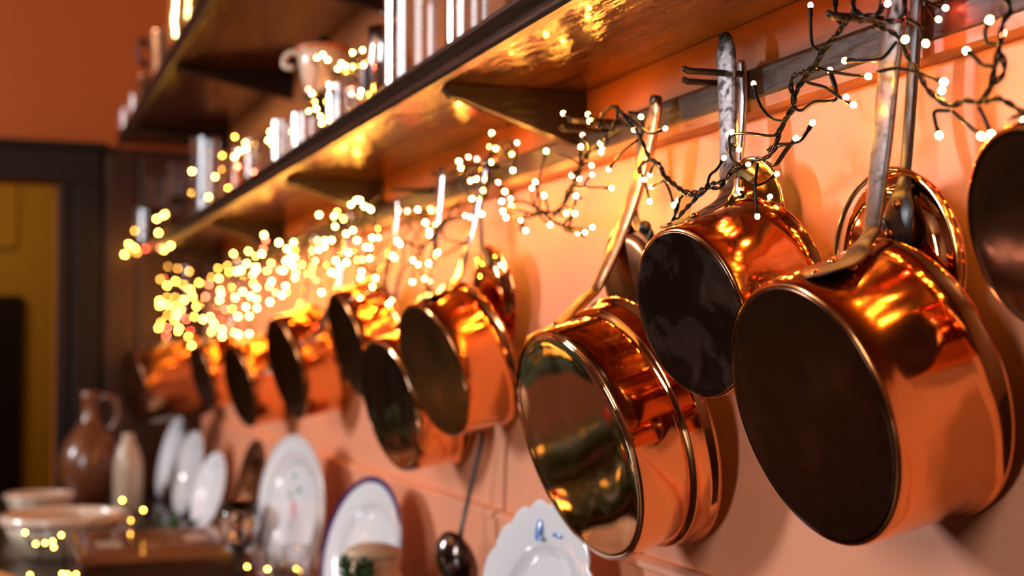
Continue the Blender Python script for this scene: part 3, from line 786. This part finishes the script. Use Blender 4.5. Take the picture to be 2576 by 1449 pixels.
# ceramic cream jug on a wooden stand
p = at_shelf(812, .60)
t = thing('display_stand', 'dark turned stand carrying the cream ceramic jug', 'stand', p)
obj('foot', lathe_bm([(0, 0), (.042, 0), (.044, .006), (.030, .016), (.013, .026), (.011, .075), (.018, .100), (.038, .110), (.040, .118), (0, .118)], 48), BLACK, t)
t = thing('ceramic_jug', 'cream ceramic jug with terracotta rim and curled handle', 'jug', p + Vector((0, 0, .118)))
obj('body', lathe_bm([(0, 0), (.030, 0), (.034, .004), (.042, .03), (.048, .06), (.051, .084), (.049, .084), (.045, .06), (.038, .03), (.028, .008), (0, .007)], 56, 1.0, 1.15), CREAMR, t)
obj('rim', lathe_bm([(.050, .080), (.0535, .084), (.0535, .090), (.050, .093), (.0475, .088), (.050, .080)], 56, 1.0, 1.15), mat('terracotta rim', (.55, .17, .05), .4), t)
obj('handle', tube(bmesh.new(), catmull([(-.03, .045, .082), (-.045, .062, .093), (-.060, .072, .085), (-.062, .070, .066), (-.048, .056, .060)], 6), .0065, 10), CREAMR, t)
obj('knob', lathe_bm([(.045, .086), (.03, .100), (.012, .106), (.010, .114), (.0, .118)], 40), BLACK, t)

# ---------------------------------------------------------------- on the upper shelf
SU = .735 + .0265 + OZ


def at_up(y, x): return Vector((x, y, SU))


t = thing('drinking_glass', 'small glass at the far end of the upper shelf', 'glass', at_up(5.12, .432)); glass(t, .024, .075, GLASS, 1.1)
t = thing('drinking_glass', 'second small glass near the end of the upper shelf', 'glass', at_up(4.86, .440)); glass(t, .024, .085, GLASS, 1.1)
t = thing('copper_pot', 'dark round copper pot on the upper shelf, behind the brass pot', 'pot', at_up(4.33, .505)); t.scale = (1.1, 1.1, 1.8)
obj('body', lathe_bm([(0, 0), (.06, 0), (.066, .006), (.070, .10), (.072, .102), (.068, .104), (.064, .10), (.06, .01), (0, .008)], 56), COPPERD, t)
obj('handle', tube(bmesh.new(), catmull([(-.068, .0, .08), (-.09, .0, .088), (-.092, .0, .06), (-.069, .0, .045)], 6), .005, 8), BLACK, t)
t = thing('copper_pot', 'brass coloured pot on the upper shelf at the cropped top', 'pot', at_up(3.78, .50)); t.scale = (1.25, 1.25, 1.3)
obj('body', lathe_bm([(0, 0), (.05, 0), (.056, .006), (.064, .06), (.060, .13), (.062, .134), (.058, .134), (.054, .13), (.058, .06), (.05, .01), (0, .008)], 56), BRASS, t)
obj('rim', lathe_bm([(.060, .130), (.066, .132), (.066, .138), (.060, .140), (.058, .135), (.060, .130)], 56), BRASS, t)
t = thing('serving_plate', 'pale pink plate standing on edge on the upper shelf', 'plate', mw=frame(Vector((.60, 4.1, SU + .148)), -8, 8))
obj('dish', lathe_bm(plate_prof(.15, .016), 64), mat('pink glazed plate', (.62, .30, .24), .25, coat=.5), t)
t = thing('metal_beaker', 'brown metal beaker on the upper shelf between the glasses and pots', 'cup', at_up(4.60, .455))
obj('body', lathe_bm([(0, 0), (.026, 0), (.028, .003), (.031, .10), (.033, .103), (.030, .104), (.026, .1), (.024, .006), (0, .005)], 40), COPPERD, t)

# ---------------------------------------------------------------- fairy lights
icb = bmesh.new()
bmesh.ops.create_icosphere(icb, subdivisions=2, radius=.0025)
bmesh.ops.scale(icb, vec=(1, 1, 1.25), verts=icb.verts)
bme = bpy.data.meshes.new('bulb'); icb.to_mesh(bme); icb.free()
BM = {}
for key, m in (('w', LW), ('r', LR), ('o', LD)):
    q = bme.copy(); q.materials.append(m); BM[key] = q
for q in BM.values():
    for p_ in q.polygons: p_.use_smooth = True


def bulb(parent, p, kind, ori=None):
    o = bpy.data.objects.new('bulb', BM[kind]); sc.collection.objects.link(o)
    o.parent = parent; o.location = p
    if ori is not None: o.rotation_euler = ori.to_track_quat('Z', 'Y').to_euler()
    return o


def twist(bm, pts, k=7, off=.0013, rad=.00125, turns=95):
    P = catmull(pts, k); ln = 0; prev = None
    A = []; B = []
    for i, p in enumerate(P):
        t = (P[min(i + 1, len(P) - 1)] - P[max(i - 1, 0)])
        t = t.normalized() if t.length > 1e-9 else Vector((0, 0, 1))
        if prev is not None: ln += (p - prev).length
        prev = p
        u = t.cross(Vector((1, .2, .1))).normalized(); s = t.cross(u); a = ln * turns * 2.2
        o = (u * math.cos(a) + s * math.sin(a)) * off
        A.append(p + o); B.append(p - o)
    tube(bm, A, rad, 6); tube(bm, B, rad, 6)


def garland(label, mains, branches, autos, seed, single=.0015):
    """mains: 3-D polylines; branches: (points incl. bulb last, kind); autos: (bulb point, kind) joined to the nearest main"""
    rn = random.Random(seed)
    t = thing('fairy_lights', label, 'string lights', mains[0][0])
    o0 = t.location.copy(); bm = bmesh.new(); nodes = []
    for mn in mains:
        twist(bm, mn); nodes += catmull(mn, 5)
    rad = lambda f: single if f < .84 else single * 1.45
    for pts, kd in branches:
        P = catmull(pts, 6); d = (P[-1] - P[-2]).normalized()
        tube(bm, P[:-1] + [P[-1] - d * .002], rad, 7)
        bulb(t, P[-1] - o0, kd, d)
    for p, kd in autos:
        nd = sorted(nodes, key=lambda q: (q - p).length)
        a = nd[min(len(nd) - 1, rn.randint(0, 6))]
        if (a - p).length > .16: a = p + (nd[0] - p).normalized() * .07
        mid = a.lerp(p, .5) + Vector((rn.uniform(-1, 1), rn.uniform(-1, 1), rn.uniform(-1, 1))) * .012
        P = catmull([a, mid, p], 5); d = (P[-1] - P[-2]).normalized()
        tube(bm, P[:-1] + [P[-1] - d * .002], rad, 6)
        bulb(t, p - o0, kd, d)
    for v in bm.verts: v.co -= o0
    obj('cable', bm, WIRE, t)
    return t


def cv(pts, s, ox, oy, x):
    """crop coords (scale s, offset) -> world on plane x (x may vary linearly: tuple)"""
    out = []
    for i, p in enumerate(pts):
        xx = p[2] if len(p) > 2 else (x if not isinstance(x, tuple) else x[0] + (x[1] - x[0]) * i / max(1, len(pts) - 1))
        out.append(W(ox + p[0] * s, oy + p[1] * s, xx))
    return out


Z7 = lambda pts, x=.690: cv(pts, .3865, 1400, 0, x)
Z8 = lambda pts, x=.680: cv(pts, .4418, 1950, 0, x)
MB = lambda pts, x=.685: cv(pts, .2761, 950, 250, x)
# near garland, right part of the picture
mains = [
    Z7([(-40, 1420), (40, 1350), (60, 1280), (110, 1180), (160, 1080), (200, 1000), (330, 890), (380, 800), (400, 720), (370, 690), (300, 740), (290, 800), (320, 880), (400, 840), (470, 810)], .685),
    Z7([(400, 700), (450, 770), (540, 880), (600, 1020), (650, 1060), (700, 1130), (760, 1190), (830, 1240), (900, 1250), (980, 1220), (1060, 1220), (1110, 1150), (1170, 1080), (1230, 1090), (1290, 1040), (1370, 1020), (1430, 950), (1440, 880), (1480, 790), (1540, 710), (1550, 620), (1610, 520), (1650, 450), (1720, 370), (1760, 310), (1811, 240)], .675),
    Z7([(545, 1130), (540, 1100), (560, 1060), (620, 1040), (680, 1080), (700, 1150), (800, 1230), (870, 1270), (960, 1250), (990, 1200), (1080, 1180), (1140, 1120), (1190, 1090)], .668),
    Z7([(800, 1300), (760, 1449), (830, 1370), (930, 1270), (970, 1240)], .66),
    Z8([(-40, 860), (10, 800), (40, 720), (95, 610), (110, 530), (170, 440), (230, 370), (260, 300), (330, 220), (380, 150), (350, 90), (340, -30)], .675),
    Z8([(380, 150), (440, 90), (450, 30), (440, -30)], .67),
    Z8([(440, 10), (460, 65), (530, 90), (600, 60), (605, -20)], .665),
    Z8([(100, 600), (110, 560), (90, 500), (100, 440), (160, 410), (240, 400)], .665),
    Z8([(560, 150), (640, 170), (710, 220), (760, 330), (820, 420), (870, 510), (950, 580), (1010, 600), (1080, 570), (1160, 580), (1190, 550), (1230, 470), (1250, 380), (1280, 250), (1300, 120), (1340, 60), (1310, -30)], .665),
    Z8([(1190, 580), (1270, 560), (1350, 600), (1430, 650), (1520, 680)], .66),
    Z8([(1270, 270), (1300, 340), (1300, 420), (1240, 480), (1190, 550)], .67),
    Z8([(480, 120), (560, 100), (650, 120), (720, 110), (740, 60), (735, -20)], .675),
]
br = []


def B7(kd, pts, x=.675): br.append((Z7(pts, x), kd))


def B8(kd, pts, x=.670): br.append((Z8(pts, x), kd))


B7('w', [(160, 790), (110, 770), (45, 738)]); B7('w', [(290, 800), (250, 775), (205, 745)]); B7('w', [(280, 830), (250, 830), (215, 790)])
B7('r', [(200, 1040), (212, 950), (170, 880)]); B7('w', [(155, 1080), (152, 1020), (158, 957)]); B7('w', [(330, 880), (310, 900), (285, 932)])
B7('w', [(320, 890), (330, 930), (300, 958)]); B7('w', [(270, 920), (270, 960), (290, 990)]); B7('w', [(160, 1090), (200, 1060), (228, 1077)])
B7('w', [(530, 910), (430, 990), (340, 1100)]); B7('r', [(110, 1180), (130, 1190), (150, 1165)]); B7('r', [(180, 1215), (190, 1180), (232, 1137)])
B7('w', [(60, 1250), (110, 1215), (200, 1218), (358, 1224)]); B7('w', [(100, 1350), (120, 1330), (127, 1276)]); B7('w', [(50, 1340), (90, 1360), (118, 1390)])
B7('w', [(0, 1380), (30, 1400), (63, 1387)]); B7('w', [(470, 800), (490, 830), (505, 845)]); B7('w', [(470, 730), (510, 735), (550, 760)])
B7('r', [(440, 740), (540, 820), (610, 868), (708, 836)]); B7('w', [(650, 1050), (625, 1090), (607, 1138)]); B7('r', [(550, 1100), (555, 1140), (573, 1170)])
B7('w', [(570, 1170), (590, 1240), (605, 1310)]); B7('w', [(720, 1160), (670, 1190), (620, 1217)]); B7('w', [(830, 1240), (820, 1275), (793, 1303)])
B7('w', [(700, 1170), (735, 1240), (762, 1335)]); B7('r', [(980, 1210), (1000, 1140), (1045, 1100), (1090, 1028)], .662); B7('w', [(1450, 850), (1400, 885), (1240, 868), (1120, 875)], .665)
B7('w', [(1130, 1010), (1125, 900), (1140, 860)], .66); B7('w', [(1230, 1090), (1140, 1030), (1135, 940), (1187, 973)], .66); B7('r', [(1200, 1090), (1225, 1075), (1248, 1070)], .66)
B7('w', [(1480, 790), (1400, 770), (1335, 700), (1300, 620), (1283, 545)]); B7('w', [(1440, 940), (1520, 935), (1600, 895), (1665, 800)]); B7('w', [(1350, 1050), (1425, 1075), (1490, 990), (1557, 900)])
B7('r', [(1190, 1150), (1270, 1200), (1340, 1195), (1435, 1132)], .66); B7('w', [(1310, 1060), (1293, 1200), (1300, 1310), (1307, 1408)], .655); B7('w', [(1180, 1280), (1290, 1300), (1390, 1280)], .70)
B7('r', [(1740, 340), (1670, 300), (1655, 200), (1653, 35)]); B7('w', [(1160, 1290), (1215, 1270), (1195, 1240)], .70)
B7('w', [(0, 1010), (60, 1020), (150, 1075), (100, 1140)], .685)
B8('w', [(240, 385), (310, 405), (420, 425), (530, 435)]); B8('w', [(180, 470), (290, 500), (360, 550), (445, 597)]); B8('r', [(350, 540), (380, 560), (403, 553)])
B8('w', [(690, 240), (610, 330), (520, 345), (398, 345)], .662); B8('w', [(20, 830), (110, 812), (155, 790), (213, 700)]); B8('w', [(0, 940), (60, 850), (116, 787)])
B8('w', [(90, 610), (150, 628), (230, 580), (350, 560), (312, 402)], .675); B8('w', [(710, 220), (725, 240), (740, 225)], .65); B8('w', [(740, 100), (820, 150), (835, 200), (857, 247)])
B8('w', [(580, 410), (700, 390), (850, 425), (960, 467)], .658); B8('w', [(900, 540), (930, 540), (948, 515)]); B8('w', [(990, 630), (910, 635), (910, 690), (933, 770)])
B8('w', [(1010, 630), (1060, 680), (1120, 730), (1172, 775)]); B8('w', [(1160, 610), (1195, 680), (1230, 765)]); B8('w', [(1260, 250), (1205, 240), (1195, 180), (1220, 115)])
B8('w', [(1250, 380), (1180, 370), (1140, 330), (1090, 290)]); B8('r', [(1290, 250), (1285, 220), (1293, 190)]); B8('r', [(600, 60), (620, 40), (640, 20)])
B8('r', [(500, 90), (520, 100), (540, 105)], .70); B8('r', [(720, 110), (735, 90), (725, 60)], .70); B8('r', [(820, -20), (900, 30), (970, 45)], .722); B8('r', [(860, 20), (900, 90), (930, 110)], .715)
B8('w', [(1430, 620), (1440, 660), (1420, 690)])
garland('near string of fairy lights looped over the pegs in front of the largest handles', mains, br, [], 1)


def parse(s, sc_, ox, oy):
    out = []
    for tok in s.split():
        k = 'w'
        if tok[-1] in 'ro': k = tok[-1]; tok = tok[:-1]
        a, b = tok.split(','); out.append((ox + float(a) * sc_, oy + float(b) * sc_, k))
    return out


rn = random.Random(5)


def place(px, x0, ymax, spread):
    out = []
    for u, v, k in px:
        x = x0 + rn.uniform(-spread, spread); r = ray(u, v)
        if x * r.y / r.x > ymax: x = ymax * r.x / r.y + rn.uniform(-.01, .01)
        out.append((W(u, v, x), k))
    return out


mid = parse('1040,308 1270,395r 1075,447 740,565 762,625 825,527r 905,547r 1030,573 1535,473 1232,645 895,722 845,742r 1095,757r 1437,755 1405,810r 1160,840 1517,877 1212,905r 1130,930 1225,960 1140,1017 1170,1077 1310,1100 1350,1195 1570,1143 1825,1215 1890,1210 1955,1165 1720,1035 1798,1043 1808,880 857,902 950,1045 800,1060r 845,1075r 367,1005 195,1020r 272,1017r 437,1125 545,1390 480,1000o 1020,430o 1220,500o 960,830o', .2761, 950, 250)
midm = [MB([(980, 900), (1000, 780), (1010, 620), (1030, 480), (1040, 340)], .68), MB([(1010, 720), (1120, 790), (1190, 850), (1250, 915), (1350, 935), (1450, 990), (1560, 1030), (1650, 1000), (1730, 900), (1790, 790), (1850, 640), (1850, 480)], .69),
        MB([(1190, 1000), (1290, 1010), (1400, 1040), (1500, 1030), (1600, 1110), (1720, 1160), (1800, 1200)], .68), MB([(1200, 1080), (1350, 1075), (1450, 1050), (1550, 1030)], .685),
        MB([(600, 1420), (700, 1360), (790, 1310), (730, 1300), (600, 1260), (610, 1120), (680, 1000), (760, 920)], .69), MB([(380, 1030), (480, 1130), (560, 1165), (620, 1080), (760, 1060)], .69),
        MB([(1080, 550), (1160, 470), (1250, 400)], .69), MB([(640, 690), (760, 680), (860, 700), (960, 640), (1010, 560)], .68)]
garland('middle string of fairy lights hanging above the round shadow of the small lid', midm, [], place(mid, .685, 5.1, .012), 2, .0014)

far = parse('505,50o 705,268o 765,280o 835,297o 660,345o 680,340r 702,382 750,355 803,378 843,408 895,365 890,415 855,450 970,330o 1010,277o 1068,262o 1015,340 1075,305 1120,297 1150,290 955,375r 935,450r 1025,412 1028,428 1090,397 1103,190 1122,228o 1195,172 1235,203 1275,190 1285,160r 1290,75 1300,108r 1185,250 1240,270 1220,315 1170,325 1230,300 1250,285 1333,245 1310,292 1405,292 1380,120 1430,160 1425,230 1245,395 1225,370 1160,420 1115,455 1208,447 1245,465 1320,390 1335,355 1420,385 1360,425r 1400,440 1325,483 1180,512 1247,520 1200,567 1132,570 1097,523o 1055,527r 1003,507 1020,470 900,493 880,510 805,470 750,455o 700,455o 655,475 655,505 700,500 750,512 785,530o 705,560o 755,560 815,587r 748,597 865,573 920,587 962,575 1020,583r 985,612 970,660 1033,648 1035,692 1110,667 1135,680 1200,675 665,605 650,640 700,640r 695,685r 775,640 770,660 840,655r 832,690 850,745', .4141, 130, 560)
far2 = parse('295,320 403,318 363,365 415,370o 385,415 410,425 345,457 395,485 420,535 412,575 328,523 298,518r 345,632 318,703 350,680o 230,750 537,380r 585,370 577,303r 632,305 680,303 627,347 560,453r 540,497o 463,480o 635,485 708,450 745,413 787,463 735,497 675,535 705,545 568,590r 530,548o 805,393 840,373 863,303 780,257 835,230 763,147 705,200 697,130 718,95o 587,117 820,42 860,10 885,10 915,55 955,70 965,80 930,353 958,437 955,355 867,447o 905,443o 897,530 890,575 998,577 980,640 975,285 1020,283r 1017,217o 1170,90r 1230,90r 1308,80 1360,173 1392,235 1390,262 1160,310 1180,330 1120,415 1137,430 1450,387 1275,447 1310,477 1385,470 1268,605 1355,583r 1405,90o 1652,123r 1690,133r 1773,112 1043,748 1095,765 1120,737r 605,682 795,687o 885,720', .3451, 600, 500)
P_ = lambda L_, x: [W(u, v, x) for u, v in L_]


def PF(L_, x=.66, ym=5.05):
    out = []
    for u, v in L_:
        r = ray(u, v); xx = x
        if x * r.y / r.x > ym: xx = ym * r.x / r.y
        out.append(W(u, v, xx))
    return out


garland('dense string of fairy lights blurred over the farther copper pans', [PF([(1120, 560), (1060, 620), (990, 600), (930, 640), (860, 620), (820, 670), (760, 640), (720, 690), (700, 640)]), PF([(960, 490), (900, 540), (850, 600), (820, 560), (760, 600), (700, 620)]),
         PF([(1000, 760), (940, 700), (900, 660), (840, 650)])], [], place(far2, .655, 5.0, .03), 3, .0013)
garland('farthest dense cluster of fairy lights at the left end of the peg rail', [PF([(700, 640), (640, 660), (600, 700), (560, 720), (500, 730), (450, 760), (410, 750), (410, 820), (460, 840)], .60), PF([(640, 600), (600, 650), (540, 690), (480, 710), (420, 700)], .60),
         PF([(640, 780), (560, 800), (500, 800), (440, 800)], .60)], [], place(far, .62, 5.05, .03), 4, .0013)
# string along the lower shelf front
sh = parse('2280,415 2323,395 2362,433 2458,455 2485,475 2432,495 2497,517 2540,380 2540,480o 2400,612 2222,645r 2245,672 2262,735 2277,783 2225,805 2310,838 2355,853 2318,890 1947,950 1933,1010 1768,1030 1815,1033 1770,1070 1720,1090 1690,1130 1710,1197r 1550,1275 1645,1353 1500,1420 1380,1380 1825,1235r 1960,1040o 1690,985o 1600,1120o 1600,1220o', .3494, 0, 0)
sh += parse('2610,360 2620,470r 2600,655 2525,635r 2530,675r 2590,690o', .3494, 0, 0)
sh2 = parse('855,470 850,725 1025,900 545,975 520,990 440,1030 410,1050 350,1070 330,1095 300,1110 460,1195 370,1265 110,1330 185,1375 150,1350 185,1175o 315,1380r 485,1375r 525,1400 605,1345 545,1290 60,1449 90,1449 210,1430o', .2140, 300, 330)


def SHm(L_, x=.545):
    return PF(L_, x, 5.15)


garland('string of fairy lights draped between the glasses on the lower shelf', [SHm([(915, 150), (870, 165), (838, 190), (810, 150), (790, 160)]), SHm([(838, 214), (790, 240), (775, 280), (810, 300), (825, 310)]), SHm([(690, 330), (640, 360), (600, 380), (590, 410), (560, 430), (575, 480), (530, 500), (480, 480), (480, 520)])],
        [], [(p, k) for p, k in place(sh, .548, 5.1, .012)], 6, .0013)
garland('end of the shelf fairy lights spilling over the far left shelf end', [SHm([(480, 480), (440, 530), (400, 560), (360, 570), (340, 620), (320, 640)]), SHm([(430, 560), (400, 600), (380, 640), (420, 630)])], [], place(sh2, .535, 5.2, .012), 8, .0013)
# string on the worktop
tb = parse('1278,450 1497,553o 1362,662 263,790o 370,905 470,897o 550,880o 562,940 640,815 650,1220 705,1225 795,1225o 315,1230o', .2407, 0, 1150)
tb2 = parse('1640,1388 1775,1403o 1965,1400o 1990,1412o', .379, 0, 900)


def onY(px, y): return [(WY(u, v, y + rn.uniform(-.06, .06)), k) for u, v, k in px]


garland('short string of fairy lights lying around the bread and the bowls', [[WY(u, v, 2.95) for u, v in ((60, 1345), (90, 1375), (130, 1370), (155, 1350), (160, 1400), (170, 1449), (210, 1460))] + [WY(u, v, 3.0 + .07 * i) for i, (u, v) in enumerate(((215, 1430), (200, 1380), (215, 1345), (240, 1310), (300, 1290), (330, 1300), (362, 1290)))]],
        [], [(p, 'o' if k == 'w' else 'o') for p, k in onY(tb[3:], 2.92) + onY(tb[:3], 3.45)], 9, .0012)
garland('short string of fairy lights at the foot of the floral platter', [[WY(u, v, 2.9) for u, v in ((610, 1440), (660, 1455), (700, 1435), (750, 1445), (770, 1460))]], [], [(p, 'o') for p, k in onY(tb2, 2.9)], 10, .0012)

# ---------------------------------------------------------------- Christmas tree across the room (seen in the pans)
tx, ty = -1.2, 4.65
t = thing('christmas_tree', 'decorated Christmas tree across the room, mirrored in the saute pan base', 'tree', (tx, ty, 0))
obj('trunk', tube(bmesh.new(), [(0, 0, 0), (0, 0, .8), (0, 0, 1.6)], lambda f: .045 * (1 - f) + .01, 10), DOORW, t)
lf = bmesh.new(); rn2 = random.Random(21)
for k in range(3400):
    z = .25 + 1.4 * rn2.random() ** 1.2; rmax = .62 * (1 - (z - .2) / 1.55); a = rn2.uniform(0, 2 * PI); r_ = rmax * rn2.uniform(.55, 1)
    c = Vector((r_ * math.cos(a), r_ * math.sin(a), z)); dd = Vector((math.cos(a) + rn2.uniform(-.5, .5), math.sin(a) + rn2.uniform(-.5, .5), rn2.uniform(-.5, .4))).normalized()
    s = dd.orthogonal().normalized() * .006
    lf.faces.new([lf.verts.new(c + s), lf.verts.new(c + dd * .09), lf.verts.new(c - s)])
o = obj('needles', lf, LEAF, t, smooth=False); o['kind'] = 'stuff'
big = bmesh.new(); bmesh.ops.create_icosphere(big, subdivisions=2, radius=.035); bo = obj('bauble', big, RED, t)
spots = []
for k in range(70):
    z = .3 + 1.3 * rn2.random(); rmax = .62 * (1 - (z - .2) / 1.55) + .03; a = rn2.uniform(0, 2 * PI)
    spots.append(Vector((rmax * math.cos(a), rmax * math.sin(a), z)))
bo.location = spots[0]
for p in spots[1:16]:
    c = bo.copy(); sc.collection.objects.link(c); c.location = p
for p in spots[16:]:
    q = bulb(t, p, 'o'); q.scale = (2, 2, 2)

t = thing('footstool', 'pale round padded footstool across the room, mirrored in the saute pan base', 'stool', (-.42, 3.75, 0))
obj('cushion', lathe_bm([(0, .30), (.17, .30), (.20, .32), (.21, .36), (.20, .41), (.16, .44), (.08, .452), (0, .455)], 48), BEIGE, t)
for k in range(4):
    a = PI / 4 + k * PI / 2
    obj('leg', tube(bmesh.new(), [(.13 * math.cos(a), .13 * math.sin(a), .305), (.16 * math.cos(a), .16 * math.sin(a), 0)], lambda f: .02 - .008 * f, 10), DOORW, t)

# festive arrangement on the near worktop, mirrored in the base of the saute pan
bz = OZ - .53
t = thing('christmas_wreath', 'green wreath with red baubles and lamps lying on the near worktop, mirrored in the pans', 'wreath', (.17, 2.42, bz))
lf = bmesh.new(); rn3 = random.Random(31)
for k in range(2200):
    a = rn3.uniform(0, 2 * PI); rr = .13 + rn3.gauss(0, .022)
    c = Vector((rr * math.cos(a), rr * 1.25 * math.sin(a), .012 + abs(rn3.gauss(.02, .016))))
    dd = Vector((rn3.uniform(-1, 1), rn3.uniform(-1, 1), rn3.uniform(-.1, .8))).normalized(); q = dd.orthogonal().normalized() * .0022
    lf.faces.new([lf.verts.new(c + q), lf.verts.new(c + dd * .028), lf.verts.new(c - q)])
o = obj('needles', lf, LEAF, t, smooth=False); o['kind'] = 'stuff'
obj('ring', lathe_bm([(.118, .008), (.13, .003), (.142, .008), (.142, .022), (.13, .030), (.118, .022), (.118, .008)], 48, 1, 1.25), DOORW, t)
bb = bmesh.new(); bmesh.ops.create_icosphere(bb, subdivisions=3, radius=.018); b0 = obj('bauble', bb, RED, t)
for k in range(6):
    a = k * 1.05 + .5; c = b0 if k == 0 else b0.copy()
    if k: sc.collection.objects.link(c)
    c.location = (.13 * math.cos(a), .16 * math.sin(a), .052)
for k in range(26):
    a = rn3.uniform(0, 2 * PI); rr = .13 + rn3.gauss(0, .02); bulb(t, (rr * math.cos(a), rr * 1.25 * math.sin(a), .045 + rn3.random() * .015), 'o')
t = thing('bread_board', 'pale round wooden board leaning flat on the near worktop, mirrored in the saute pan', 'board', (.40, 2.04, bz))
obj('disc', lathe_bm([(0, 0), (.098, 0), (.10, .003), (.10, .015), (.097, .018), (0, .018)], 64), INLAY, t)
t = thing('sugar_loaf_cake', 'pale iced round cake on the near worktop, mirrored in the saute pan', 'cake', (.40, 2.04, bz + .018))
obj('cake', lathe_bm([(0, 0), (.070, 0), (.076, .006), (.078, .035), (.070, .050), (.03, .056), (0, .057)], 48, ripple=lambda a, r_, z: 1 + .03 * math.sin(a * 7)), CREAMR, t)
